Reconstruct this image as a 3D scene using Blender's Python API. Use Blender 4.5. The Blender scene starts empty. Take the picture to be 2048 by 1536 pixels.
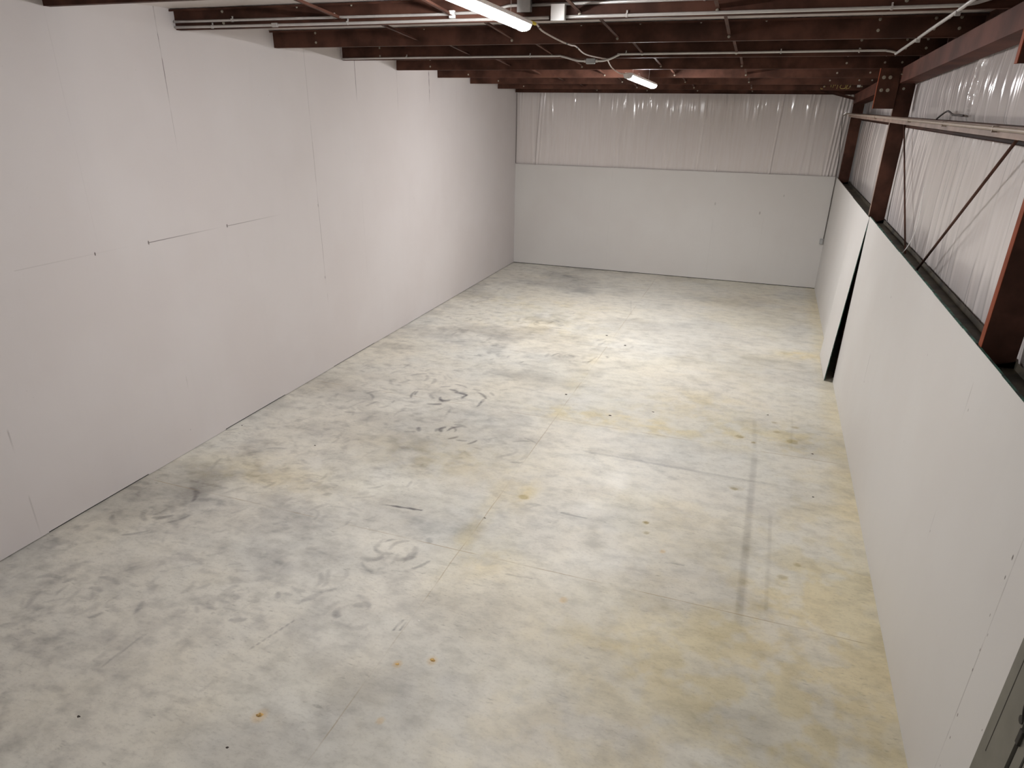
import bpy, math, random
import numpy as np
from mathutils import Vector, Matrix

random.seed(7)
rng = np.random.default_rng(11)
S = bpy.context.scene
COL = S.collection

# ------------------------------------------------------------------ camera
cam_d = bpy.data.cameras.new('camera')
cam = bpy.data.objects.new('camera', cam_d)
COL.objects.link(cam)
RT = Vector((0.93927357, 0.34298025, 0.01138904))
UP = Vector((-0.15216629, 0.38651145, 0.90964516))
FW = Vector((-0.30758833, 0.85613869, -0.41523002))
m = Matrix((RT, UP, -FW)).transposed().to_4x4()
m.translation = Vector((5.9456, 0.0, 3.7912))
cam.matrix_world = m
cam_d.sensor_width = 36
cam_d.lens = 1376.673 / 2048 * 36
cam_d.shift_x = 17.4892 / 2048
cam_d.shift_y = 68.255 / 2048
cam_d.clip_start = 0.05
S.camera = cam

# ------------------------------------------------------------------ world, exposure
w = bpy.data.worlds.new('world')
S.world = w
w.use_nodes = True
w.node_tree.nodes['Background'].inputs[0].default_value = (0.05, 0.05, 0.05, 1)
w.node_tree.nodes['Background'].inputs[1].default_value = 1.0
S.view_settings.view_transform = 'Standard'
S.view_settings.look = 'None'
S.view_settings.gamma = 1
S.view_settings.use_curve_mapping = False
S.view_settings.exposure = 0.0
LAMP = 234.0          # emission of the LED diffusers

# ------------------------------------------------------------------ dimensions
W, L = 7.347, 17.2   # inner faces of right and back lining
YF = -3.6            # front wall behind the camera
HP = 2.44            # height of the lining panels
XI = 7.575           # insulation plane of right wall
PURL = [-2.74, -1.2, 0.34, 1.88, 3.43, 4.97, 6.45, 8.04, 9.58, 11.19, 12.76, 14.31, 15.9]
def zb(y): return 4.443 - 0.0365 * (y - 6.45)      # underside of the purlins
def zr(y): return zb(y) + 0.183                    # roof blanket

# ------------------------------------------------------------------ node helpers
def mat(name):
    mt = bpy.data.materials.new(name)
    mt.use_nodes = True
    nt = mt.node_tree
    return mt, nt, nt.nodes['Principled BSDF']
class N:
    def __init__(s, nt): s.nt = nt
    def node(s, t, **k):
        n = s.nt.nodes.new(t)
        for a, b in k.items(): setattr(n, a, b)
        return n
    def put(s, inp, v):
        if isinstance(v, bpy.types.NodeSocket): s.nt.links.new(v, inp)
        else: inp.default_value = v
    def m(s, op, a, b=0.0, c=0.0, clamp=False):
        n = s.node('ShaderNodeMath', operation=op, use_clamp=clamp)
        s.put(n.inputs[0], a); s.put(n.inputs[1], b); s.put(n.inputs[2], c)
        return n.outputs[0]
    def coord(s): return s.node('ShaderNodeTexCoord').outputs['Object']
    def map(s, v, sc=(1, 1, 1), loc=(0, 0, 0)):
        n = s.node('ShaderNodeMapping')
        s.put(n.inputs['Vector'], v); n.inputs['Scale'].default_value = sc; n.inputs['Location'].default_value = loc
        return n.outputs[0]
    def noise(s, v, scale, det=4, rough=0.55, out=0):
        n = s.node('ShaderNodeTexNoise')
        s.put(n.inputs['Vector'], v); n.inputs['Scale'].default_value = scale
        n.inputs['Detail'].default_value = det; n.inputs['Roughness'].default_value = rough
        return n.outputs[out]
    def step(s, v, a, b, lo=0.0, hi=1.0):
        n = s.node('ShaderNodeMapRange', interpolation_type='SMOOTHSTEP')
        s.put(n.inputs[0], v)
        for i, x in enumerate((a, b, lo, hi)): n.inputs[i + 1].default_value = x
        return n.outputs[0]
    def mix(s, f, a, b, mode='MIX'):
        n = s.node('ShaderNodeMix', data_type='RGBA', blend_type=mode)
        s.put(n.inputs[0], f)
        s.put(n.inputs[6], a if isinstance(a, bpy.types.NodeSocket) else (*a, 1))
        s.put(n.inputs[7], b if isinstance(b, bpy.types.NodeSocket) else (*b, 1))
        return n.outputs[2]
    def bump(s, h, st, d=0.01):
        n = s.node('ShaderNodeBump')
        s.put(n.inputs['Height'], h); n.inputs['Strength'].default_value = st; n.inputs['Distance'].default_value = d
        return n.outputs[0]
    def xyz(s, v):
        n = s.node('ShaderNodeSeparateXYZ'); s.put(n.inputs[0], v); return n.outputs

def simple(name, col, rough=0.5, metal=0.0, var=0.12, scale=6, bump=0.0, col2=None, spec=0.5):
    mt, nt, b = mat(name); n = N(nt)
    co = n.coord()
    f = n.noise(co, scale, 4)
    c2 = col2 or tuple(c * (1 - 2.2 * var) for c in col)
    c1 = tuple(min(1, c * (1 + var)) for c in col)
    n.put(b.inputs['Base Color'], n.mix(n.step(f, 0.3, 0.7), c1, c2))
    b.inputs['Roughness'].default_value = rough
    b.inputs['Metallic'].default_value = metal
    b.inputs['Specular IOR Level'].default_value = spec
    if bump: n.put(b.inputs['Normal'], n.bump(n.noise(co, scale * 12, 3), bump, 0.003))
    return mt

# painted lining: thin seams where sheets meet, scuffs, faint specks
def painted(name, col, cu, vs, hs, marks=()):
    """cu: index of the horizontal coordinate; vs: (u, z0, z1, width, strength); hs: (z, u0, u1, w, s)"""
    mt, nt, b = mat(name); n = N(nt)
    co = n.coord(); xyz = n.xyz(co)
    u, z = xyz[cu], xyz[2]
    big = n.noise(co, 0.7, 3)
    c = n.mix(n.step(big, 0.35, 0.68), col, tuple(x * k for x, k in zip(col, (0.965, 0.955, 0.95))))
    roll = n.noise(n.map(co, (3, 3, 0.5)), 2.2, 3)
    c = n.mix(n.step(roll, 0.5, 0.75, 0, 0.16), c, tuple(x * 0.93 for x in col))
    dark = None
    wob = n.m('MULTIPLY', n.m('SUBTRACT', n.noise(co, 1.5, 2), 0.5), 0.012)
    brk = n.step(n.noise(co, 3.5, 3), 0.36, 0.56, 0.25, 1)
    def add(d, v): return v if d is None else n.m('MAXIMUM', d, v)
    for (u0, z0, z1, wd, st) in vs:
        d = n.m('ABSOLUTE', n.m('SUBTRACT', n.m('ADD', u, wob), u0))
        k = n.step(d, wd * 0.4, wd, st, 0)
        k = n.m('MULTIPLY', k, n.step(z, z0 - 0.12, z0 + 0.25))
        k = n.m('MULTIPLY', k, n.step(z, z1 - 0.03, z1 + 0.03, 1, 0))
        dark = add(dark, n.m('MULTIPLY', k, brk))
    for (z0, u0, u1, wd, st) in hs:
        d = n.m('ABSOLUTE', n.m('SUBTRACT', z, z0))
        k = n.step(d, wd * 0.4, wd, st, 0)
        k = n.m('MULTIPLY', k, n.step(u, u0 - 0.01, u0 + 0.01))
        k = n.m('MULTIPLY', k, n.step(u, u0, u1 + 0.05, 1, 0))
        dark = add(dark, k)
    for (u0, z0, r, st) in marks:
        d = n.m('ADD', n.m('POWER', n.m('SUBTRACT', u, u0), 2), n.m('POWER', n.m('MULTIPLY', n.m('SUBTRACT', z, z0), 0.45), 2))
        dark = add(dark, n.step(d, (r * 0.4) ** 2, r ** 2, st, 0))
    sp = n.noise(co, 26, 2, 0.5)
    gate = n.step(n.noise(co, 1.1, 2), 0.5, 0.62)
    dark = add(dark, n.m('MULTIPLY', n.step(sp, 0.74, 0.80, 0, 0.30), gate))
    scf = n.noise(n.map(co, (1, 6, 1.2)), 5, 5, 0.65)
    dark = add(dark, n.m('MULTIPLY', n.step(scf, 0.66, 0.78, 0, 0.14), gate))
    n.put(b.inputs['Base Color'], n.mix(dark, c, (0.10, 0.08, 0.075)))
    b.inputs['Roughness'].default_value = 0.52
    b.inputs['Specular IOR Level'].default_value = 0.35
    h = n.m('ADD', n.m('MULTIPLY', n.noise(co, 60, 2), 0.4), n.m('MULTIPLY', n.noise(co, 3, 2), 1.5))
    n.put(b.inputs['Normal'], n.bump(h, 0.10, 0.004))
    return mt

M_LEFT = painted('painted_left_lining', (0.64, 0.603, 0.595), 1,
    [(6.19, 3.78, 4.66, 0.006, 0.85), (6.19, 3.3, 3.7, 0.005, 0.3), (8.655, 3.2, 4.5, 0.006, 0.3), (8.655, 1.35, 3.3, 0.007, 0.42),
     (8.667, 1.10, 1.17, 0.012, 0.4), (9.9, 3.85, 4.45, 0.010, 0.75), (9.85, 1.1, 2.5, 0.005, 0.16), (11.19, 3.6, 4.4, 0.006, 0.35),
     (12.4, 3.85, 4.3, 0.016, 1.0), (13.62, 2.6, 4.2, 0.006, 0.12), (3.65, 0.08, 0.45, 0.010, 0.2), (3.647, 0.98, 1.12, 0.010, 0.5),
     (5.722, 0.81, 0.89, 0.007, 0.6), (4.97, 2.5, 4.5, 0.004, 0.10)],
    [(2.436, 5.57, 6.75, 0.006, 0.75), (2.434, 6.76, 7.9, 0.006, 0.55), (2.44, 4.1, 5.57, 0.006, 0.16)],
    [(4.916, 2.438, 0.010, 0.95), (5.57, 2.436, 0.012, 0.9), (6.76, 2.436, 0.012, 0.9), (8.65, 1.42, 0.014, 0.5), (8.65, 2.45, 0.014, 0.5)])
M_BACK = painted('painted_back_lining', (0.70, 0.685, 0.665), 0,
    [(2.45, 0.0, 2.4, 0.006, 0.05), (4.9, 0.1, 1.4, 0.006, 0.10), (6.0, 0.3, 1.5, 0.006, 0.08)], [],
    [(5.9, 1.6, 0.02, 0.4), (4.9, 1.75, 0.02, 0.3), (6.35, 2.0, 0.015, 0.3)])
M_RIGHT = painted('painted_right_lining', (0.66, 0.645, 0.625), 1,
    [(4.77, 2.07, 2.23, 0.008, 0.5), (3.42, 0.0, 2.1, 0.007, 0.35), (4.71, 1.18, 1.33, 0.008, 0.3), (8.4, 0.92, 1.25, 0.010, 0.45), (7.6, 0.2, 0.9, 0.008, 0.12)],
    [], [(3.457, 1.811, 0.0090, 0.95), (3.455, 1.693, 0.0070, 0.9), (3.46, 1.454, 0.0060, 0.6), (3.408, 1.368, 0.0060, 0.5), (3.425, 1.254, 0.0060, 0.8),
         (3.422, 1.121, 0.0070, 0.9), (3.396, 0.825, 0.0070, 0.8), (3.382, 0.671, 0.0060, 0.8), (3.107, 1.022, 0.0040, 0.9), (3.37, 0.466, 0.0050, 0.5),
         (8.04, 2.001, 0.0080, 0.7), (6.005, 2.023, 0.0060, 0.4), (8.368, 0.93, 0.0070, 0.7), (4.71, 2.08, 0.0060, 0.7), (4.70, 1.185, 0.0060, 0.5)])
M_RED = simple('red_oxide_primer', (0.085, 0.037, 0.025), 0.6, 0, 0.22, 3.0, 0.15, None, 0.14)
M_RAFT = simple('rafter_red_primer', (0.125, 0.047, 0.033), 0.6, 0, 0.2, 2.0, 0.1, None, 0.15)
M_ORANGE = simple('lit_red_primer', (0.26, 0.060, 0.024), 0.6, 0, 0.12, 3.0, 0.1, None, 0.12)  # brighter copy of the red primer, lamp light on the flanges put into its colour
M_RAIL = simple('dusty_tan_primer', (0.27, 0.185, 0.145), 0.55, 0, 0.15, 4.0)
M_LEDGE = simple('dusty_dark_girt', (0.062, 0.052, 0.036), 0.7, 0, 0.3, 5.0)
M_GALV = simple('galvanised_steel', (0.60, 0.58, 0.56), 0.34, 0.45, 0.03, 14)
M_TANC = simple('tan_coated_conduit', (0.36, 0.29, 0.235), 0.45, 0.1, 0.05, 6)
M_BOX = simple('grey_steel_box', (0.45, 0.46, 0.46), 0.42, 0.35, 0.08, 8)
M_WHITE = simple('white_enamel', (0.80, 0.79, 0.77), 0.35, 0, 0.03, 5)
M_BOLT = simple('zinc_bolt', (0.48, 0.44, 0.36), 0.42, 0.4, 0.1, 30)
M_GREEN = simple('green_sheathing_edge', (0.022, 0.085, 0.060), 0.75, 0, 0.45, 9, 0.3)
M_DARK = simple('dark_cavity_board', (0.03, 0.028, 0.022), 0.95, 0, 0.2, 4, 0, None, 0.0)
M_CORD = simple('pale_cord', (0.60, 0.53, 0.48), 0.5, 0, 0.1, 20)
M_DCORD = simple('dark_cord', (0.06, 0.045, 0.04), 0.55, 0, 0.1, 20)
M_YTAG = simple('yellow_tape', (0.75, 0.60, 0.05), 0.5, 0, 0.1, 20)
M_CHALK = simple('yellow_marker', (0.62, 0.50, 0.16), 0.8, 0, 0.1, 40)
M_DOOR = simple('grey_door_paint', (0.165, 0.158, 0.135), 0.5, 0, 0.07, 3, 0.06)
M_DOORD = simple('dark_door_gap', (0.03, 0.027, 0.022), 0.8, 0, 0.1, 8)
M_CRUMB = simple('ochre_crumb', (0.62, 0.40, 0.14), 0.7, 0, 0.25, 60)
M_CHIP = simple('dark_debris', (0.075, 0.06, 0.048), 0.8, 0, 0.25, 60)
M_PALE = simple('pale_debris', (0.8, 0.78, 0.72), 0.6, 0, 0.1, 60)

def vinyl(name, col, ru):
    mt, nt, b = mat(name); n = N(nt)
    co = n.coord()
    sc = (14, 14, 0.9) 
    st = n.noise(n.map(co, sc), 1.6, 4, 0.6)
    c = n.mix(n.step(st, 0.35, 0.7), col, tuple(x * k for x, k in zip(col, (0.965, 0.95, 0.935))))
    n.put(b.inputs['Base Color'], c)
    b.inputs['Roughness'].default_value = ru
    b.inputs['Specular IOR Level'].default_value = 0.8
    h = n.noise(n.map(co, (20, 20, 1.3)), 1.5, 3, 0.6)
    n.put(b.inputs['Normal'], n.bump(h, 0.08, 0.010))
    return mt
M_VINYL = vinyl('white_vinyl_facing', (0.74, 0.695, 0.68), 0.13)
M_ROOFV = vinyl('roof_vinyl_facing', (0.72, 0.66, 0.63), 0.40)

# emissive diffuser
def led_mat(k):
    mt, nt, b = mat('led_diffuser')
    b.inputs['Base Color'].default_value = (0.9, 0.9, 0.9, 1)
    b.inputs['Emission Color'].default_value = (1.0, 0.985, 0.99, 1)
    b.inputs['Emission Strength'].default_value = LAMP * k
    return mt

# concrete: the wear layer is a point attribute computed on the slab (stains, tyre scrubs, scratches, painted near-left light falloff)
M_FLOOR, nt, b = mat('concrete_slab'); n = N(nt)
co = n.coord(); xyz = n.xyz(co)
at = n.node('ShaderNodeAttribute', attribute_name='wear_and_shade').outputs['Color']
base = n.mix(n.step(n.noise(co, 0.55, 4), 0.35, 0.65), (0.735, 0.705, 0.62), (0.695, 0.685, 0.625))
mot = n.noise(n.map(co, (1.0, 1.6, 1)), 5.0, 7, 0.62)
base = n.mix(n.step(mot, 0.40, 0.72, 0, 0.55), base, (0.45, 0.44, 0.395))
mot2 = n.noise(co, 2.0, 6, 0.65)
base = n.mix(n.step(mot2, 0.45, 0.75, 0, 0.35), base, (0.76, 0.715, 0.605))
fine = n.noise(n.map(co, (1.0, 1.7, 1)), 26, 6, 0.75)
base = n.mix(n.step(fine, 0.48, 0.74, 0, 0.42), base, (0.38, 0.35, 0.31))
dash = n.noise(n.map(co, (1.0, 3.2, 1)), 11, 3, 0.6)
base = n.mix(n.m('MULTIPLY', n.step(dash, 0.58, 0.74, 0, 0.5), n.step(n.noise(co, 1.3, 3), 0.42, 0.6)), base, (0.30, 0.29, 0.25))
lite = n.noise(n.map(co, (1.2, 2.6, 1)), 7, 4, 0.6)
base = n.mix(n.step(lite, 0.55, 0.75, 0, 0.16), base, (0.78, 0.75, 0.67))
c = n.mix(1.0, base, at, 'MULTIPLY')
pit = n.node('ShaderNodeTexVoronoi', feature='F1'); n.put(pit.inputs['Vector'], co); pit.inputs['Scale'].default_value = 7.0
pk = n.m('MULTIPLY', n.step(pit.outputs['Distance'], 0.015, 0.04, 0.55, 0), n.step(n.noise(co, 2.3, 2), 0.5, 0.6))
c = n.mix(pk, c, (0.12, 0.10, 0.08))
wob = n.m('MULTIPLY', n.m('SUBTRACT', n.noise(co, 1.2, 4, 0.6), 0.5), 0.03)
gate = n.step(n.noise(co, 1.7, 3), 0.40, 0.6, 0.15, 1)
jd = None
for cu, v, wd, st in [(0, 3.78, 0.007, 0.5), (1, 4.88, 0.007, 0.62), (1, 8.05, 0.009, 0.5), (1, 11.2, 0.010, 0.4), (1, 14.35, 0.012, 0.25), (1, 1.72, 0.006, 0.6)]:
    d = n.m('ABSOLUTE', n.m('SUBTRACT', n.m('ADD', xyz[cu], wob), v))
    k = n.m('MULTIPLY', n.step(d, wd * 0.35, wd, st, 0), gate)
    jd = k if jd is None else n.m('MAXIMUM', jd, k)
c = n.mix(jd, c, (0.30, 0.22, 0.11))
n.put(b.inputs['Base Color'], c)
n.put(b.inputs['Roughness'], n.step(n.noise(co, 2.6, 5), 0.3, 0.75, 0.46, 0.62))
b.inputs['Specular IOR Level'].default_value = 0.45
n.put(b.inputs['Normal'], n.bump(n.noise(co, 45, 4), 0.12, 0.003))

# ------------------------------------------------------------------ mesh helpers
class MB:
    def __init__(s): s.v = []; s.f = []
    def box(s, a, b_):
        x0, y0, z0 = a; x1, y1, z1 = b_
        i = len(s.v)
        s.v += [(x0, y0, z0), (x1, y0, z0), (x1, y1, z0), (x0, y1, z0), (x0, y0, z1), (x1, y0, z1), (x1, y1, z1), (x0, y1, z1)]
        s.f += [(i, i+3, i+2, i+1), (i+4, i+5, i+6, i+7), (i, i+1, i+5, i+4), (i+1, i+2, i+6, i+5), (i+2, i+3, i+7, i+6), (i+3, i, i+4, i+7)]
        return s
    def prism(s, poly, p0, p1, ax_u, ax_v):
        """polygon (u,v) swept from p0 to p1; poly closed, any winding"""
        i = len(s.v); k = len(poly)
        U, V = Vector(ax_u), Vector(ax_v)
        for p in (Vector(p0), Vector(p1)):
            for (a, c_) in poly: s.v.append(tuple(p + U * a + V * c_))
        for j in range(k): s.f.append((i+j, i+(j+1) % k, i+k+(j+1) % k, i+k+j))
        s.f.append(tuple(range(i+k-1, i-1, -1))); s.f.append(tuple(range(i+k, i+2*k)))
        return s
    def tube(s, pts, r, n=10, closed=True):
        pts = [Vector(p) for p in pts]; i0 = len(s.v)
        prev = None
        for j, p in enumerate(pts):
            t = (pts[min(j+1, len(pts)-1)] - pts[max(j-1, 0)]).normalized()
            if prev is None:
                a = Vector((0, 0, 1)) if abs(t.z) < 0.9 else Vector((1, 0, 0))
                prev = t.cross(a).normalized()
            nrm = (prev - t * prev.dot(t)).normalized(); prev = nrm
            bi = t.cross(nrm)
            for q in range(n):
                an = 2 * math.pi * q / n
                s.v.append(tuple(p + nrm * (r * math.cos(an)) + bi * (r * math.sin(an))))
        for j in range(len(pts) - 1):
            for q in range(n):
                a = i0 + j*n + q; b_ = i0 + j*n + (q+1) % n
                s.f.append((a, b_, b_+n, a+n))
        s.f.append(tuple(range(i0+n-1, i0-1, -1))); e = i0 + (len(pts)-1)*n
        s.f.append(tuple(range(e, e+n)))
        return s
    def build(s, name, m_, parent=None, smooth=False, bevel=0.0):
        me = bpy.data.meshes.new(name)
        me.from_pydata(s.v, [], s.f); me.validate(); me.update()
        import bmesh
        bm = bmesh.new(); bm.from_mesh(me); bmesh.ops.recalc_face_normals(bm, faces=bm.faces)
        bm.to_mesh(me); bm.free()
        me.materials.append(m_)
        if smooth: me.polygons.foreach_set('use_smooth', [True] * len(me.polygons))
        o = bpy.data.objects.new(name, me); COL.objects.link(o)
        if parent: 
            o.parent = parent
            o.location = -Vector(parent.location) if parent.type == 'EMPTY' else (0, 0, 0)
        if bevel:
            bv = o.modifiers.new('bevel', 'BEVEL'); bv.width = bevel; bv.segments = 2; bv.limit_method = 'ANGLE'
        return o
def tag(o, label=None, cat=None, group=None, kind=None):
    if label: o['label'] = label
    if cat: o['category'] = cat
    if group: o['group'] = group
    if kind: o['kind'] = kind
    return o
def empty(name, loc, label, cat, group=None):
    o = bpy.data.objects.new(name, None); COL.objects.link(o); o.location = loc
    o.empty_display_size = 0.1
    return tag(o, label, cat, group)
def grid(name, P, m_, smooth=True):
    """P: (a,b,3) array"""
    a, b_ = P.shape[:2]
    me = bpy.data.meshes.new(name)
    me.vertices.add(a * b_); me.vertices.foreach_set('co', P.reshape(-1).astype(np.float32))
    idx = np.arange(a * b_).reshape(a, b_)
    q = np.stack([idx[:-1, :-1], idx[1:, :-1], idx[1:, 1:], idx[:-1, 1:]], -1).reshape(-1, 4)
    me.loops.add(q.size); me.loops.foreach_set('vertex_index', q.reshape(-1).astype(np.int32))
    me.polygons.add(len(q)); me.polygons.foreach_set('loop_start', np.arange(0, q.size, 4, dtype=np.int32))
    me.update(calc_edges=True)
    me.polygons.foreach_set('use_smooth', [smooth] * len(q))
    me.materials.append(m_)
    o = bpy.data.objects.new(name, me); COL.objects.link(o)
    return o
def smooth_path(pts, k=6):
    pts = [Vector(p) for p in pts]; out = []
    for i in range(len(pts) - 1):
        p0 = pts[max(i-1, 0)]; p1 = pts[i]; p2 = pts[i+1]; p3 = pts[min(i+2, len(pts)-1)]
        for j in range(k):
            t = j / k
            out.append(0.5 * ((2*p1) + (p2-p0)*t + (2*p0-5*p1+4*p2-p3)*t*t + (3*p1-p0-3*p2+p3)*t**3))
    out.append(pts[-1]); return out

# ------------------------------------------------------------------ floor with wear
def vnoise(X, Y, sc, seed, oct=4, gain=0.55):
    out = np.zeros_like(X); amp = 1; tot = 0
    for o_ in range(oct):
        r_ = np.random.default_rng(seed + o_); T = r_.random((256, 256))
        x = X * sc * 2**o_ + 37.3 * o_; y = Y * sc * 2**o_ + 11.7 * o_
        xi = np.floor(x).astype(int); yi = np.floor(y).astype(int)
        fx = x - xi; fy = y - yi; fx = fx*fx*(3-2*fx); fy = fy*fy*(3-2*fy)
        g = lambda i, j: T[(xi+i) % 256, (yi+j) % 256]
        out += amp * ((g(0,0)*(1-fx)+g(1,0)*fx)*(1-fy) + (g(0,1)*(1-fx)+g(1,1)*fx)*fy)
        tot += amp; amp *= gain
    return out / tot
def sst(v, a, b_):
    t = np.clip((v - a) / (b_ - a), 0, 1); return t*t*(3-2*t)

xs = np.linspace(-0.02, XI + 0.05, 478)
ys = np.concatenate([np.linspace(YF, 1.6, 60)[:-1], np.arange(1.6, 9.0, 0.016), np.arange(9.0, L + 0.12, 0.032), [L + 0.13]])
X, Y = np.meshgrid(xs, ys, indexing='ij')
D = np.zeros_like(X)          # grey darkening
YE = np.zeros_like(X)         # yellow tint
OR = np.zeros_like(X)         # orange crumbs' stains
BL = np.zeros_like(X)
n1 = vnoise(X, Y*1.3, 0.55, 1, 5); n2 = vnoise(X, Y*1.2, 1.6, 9, 5, 0.62); n3 = vnoise(X, Y*1.5, 6.0, 21, 4, 0.6)
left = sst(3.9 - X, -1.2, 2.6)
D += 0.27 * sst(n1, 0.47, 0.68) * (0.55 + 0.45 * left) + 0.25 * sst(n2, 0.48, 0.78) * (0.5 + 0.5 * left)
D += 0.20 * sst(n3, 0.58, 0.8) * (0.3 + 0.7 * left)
D += 0.11 * sst(3.4 - X, -0.4, 2.2) * sst(6.8 - Y, 0, 3.2) * (0.85 + 0.4 * sst(n3 * 0.5 + n2 * 0.5, 0.42, 0.62))  # light falloff over the near-left slab put into the colour, with dirt mottling
BL += 0.5 * sst(vnoise(X, Y, 0.8, 40, 4), 0.5, 0.7)
YE += 0.32 * sst(vnoise(X, Y, 0.7, 60, 5), 0.48, 0.72) * (0.4 + 0.6 * sst(X, 2.5, 6.5))
YE += 0.55 * sst(X + 0.12 * n3, W - 0.28, W + 0.02)
def gau(x0, y0, sx, sy, rot=0.0):
    c_, s_ = math.cos(rot), math.sin(rot)
    u = ((X-x0)*c_ + (Y-y0)*s_) / sx; v = (-(X-x0)*s_ + (Y-y0)*c_) / sy
    return np.exp(-(u*u + v*v))
ragged = 0.45 + 1.1 * sst(vnoise(X, Y, 4.5, 80, 4, 0.6), 0.35, 0.68)
for x0, y0, sx, sy, k in [(6.10, 8.38, .45, .35, .5), (5.52, 9.42, .7, .35, .4), (5.0, 8.24, .55, .18, .6), (4.0, 8.27, .5, .18, .5), (6.83, 8.56, .4, .45, .5),
        (6.83, 5.28, .40, .35, .6), (7.1, 5.2, .3, .9, .5), (3.98, 4.88, .35, .35, .45), (4.03, 6.05, .12, .25, .6), (6.91, 12.05, .35, .2, .9), (1.14, 5.4, 1.0, .35, .35),
        (5.5, 6.4, .9, .3, .2), (5.4, 4.1, .6, .3, .35), (2.3, 12.2, 1.4, .8, .3), (6.6, 4.0, .5, .6, .5), (2.9, 6.5, .9, .5, .35), (1.8, 13.5, 1.6, .5, .35), (3.7, 9.9, .15, 1.5, .3), (3.75, 5.5, .12, 1.2, .3), (6.5, 4.2, 1.1, 1.5, .55), (6.9, 6.5, .5, 2.0, .3), (5.4, 8.7, 1.2, .6, .35), (4.5, 8.3, .9, .25, .5), (5.2, 2.9, 1.0, .8, .3)]:
    YE += k * gau(x0, y0, sx, sy) * ragged
ragged2 = vnoise(X, Y, 22.0, 95, 3, 0.6)
for x0, y0, r_, k in [(6.104, 8.384, .065, .8), (6.281, 8.271, .035, .7), (5.328, 5.979, .035, .9), (6.118, 6.991, .045, .6), (5.357, 5.801, .035, .5),
        (6.738, 5.772, .04, .6), (6.609, 5.528, .05, .5), (6.517, 8.998, .04, .6), (6.776, 8.933, .05, .5), (6.74, 8.47, .09, .5), (6.14, 7.02, .08, .3), (6.55, 8.7, .05, .4), (4.03, 6.0, .06, .5)]:
    g = gau(x0, y0, r_ * 0.9, r_ * 0.75) * (0.25 + 1.35 * ragged2); D += 0.50 * k * sst(g, 0.25, 0.6); YE += 0.9 * k * sst(g, 0.1, 0.5)
for x0, y0, r_ in [(3.265, 2.654, .06), (4.139, 3.529, .05), (3.914, 3.4, .035), (4.873, 4.541, .04), (5.554, 5.541, .03), (4.05, 2.9, .03), (6.4, 2.9, .03), (6.5, 2.7, .03)]:
    OR += 0.42 * sst(gau(x0, y0, r_, r_ * 1.2) * (0.5 + n3), 0.3, 0.8)
# tyre scrub swirls: concentric broken arcs
def band(mask_lo, cx, cy, R_):
    i = np.where((xs > cx - R_) & (xs < cx + R_))[0]; j = np.where((ys > cy - R_) & (ys < cy + R_))[0]
    return (slice(i[0], i[-1]+1), slice(j[0], j[-1]+1)) if len(i) and len(j) else None
def arc(cx, cy, r_, a0, a1, wd, k):
    bd = band(0, cx, cy, r_ + 0.3)
    if bd is None: return
    x = X[bd] - cx; y = Y[bd] - cy
    rr = np.sqrt(x*x + y*y); an = np.arctan2(y, x)
    mid = (a0 + a1) / 2; half = abs(a1 - a0) / 2
    da = np.abs((an - mid + np.pi) % (2*np.pi) - np.pi) / half
    taper = np.clip(1 - da**2, 0, 1)
    ww = wd * (0.35 + 0.65 * taper)
    g = sst(1 - np.abs(rr - r_) / ww, 0.0, 0.75) * sst(taper, 0.0, 0.35)
    D[bd] = np.maximum(D[bd], D[bd] * 0.6 + k * g * (0.55 + 0.8 * n3[bd]))
ra = random.Random(5)
for cx, cy, R_, nn, k in [(3.22, 4.72, .42, 15, .36), (3.05, 4.55, .25, 6, .34), (2.19, 8.2, .55, 18, .60), (2.67, 7.2, .40, 10, .62), (2.34, 12.34, .65, 12, .42), (2.1, 10.25, .7, 12, .36),
        (3.41, 10.5, .6, 12, .42), (1.28, 10.9, .6, 10, .34), (3.28, 3.77, .24, 8, .36), (0.6, 4.55, .55, 14, .42), (0.95, 5.45, .5, 12, .30), (1.2, 3.08, .5, 12, .36),
        (2.29, 3.59, .3, 8, .38), (1.06, 7.66, .6, 14, .34), (3.47, 6.96, .45, 14, .34), (3.98, 11.44, .7, 8, .24), (1.18, 6.5, .7, 12, .28), (1.43, 8.63, .7, 12, .32),
        (0.55, 3.1, .5, 9, .30), (2.69, 4.07, .5, 14, .30), (2.3, 4.9, .5, 14, .28), (1.82, 7.4, .8, 18, .28), (2.4, 5.9, .7, 14, .22), (1.4, 4.6, .8, 12, .20), (3.0, 13.0, .8, 6, .2),
        (0.5, 9.0, .6, 8, .25), (0.9, 12.0, .7, 10, .25), (1.7, 6.0, .8, 12, .2), (4.3, 5.7, .4, 8, .2)]:
    for q in range(nn):
        r_ = R_ * ra.uniform(0.18, 1.0)
        a0 = ra.uniform(-math.pi, math.pi); ln = ra.uniform(0.10, 0.30) / r_
        ox, oy = ra.gauss(0, R_ * 0.22), ra.gauss(0, R_ * 0.12)
        arc(cx + ox, cy + oy, r_, a0, a0 + min(ln, 2.2), ra.uniform(0.024, 0.058), k * ra.uniform(0.4, 1.0) * 1.1)
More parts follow.
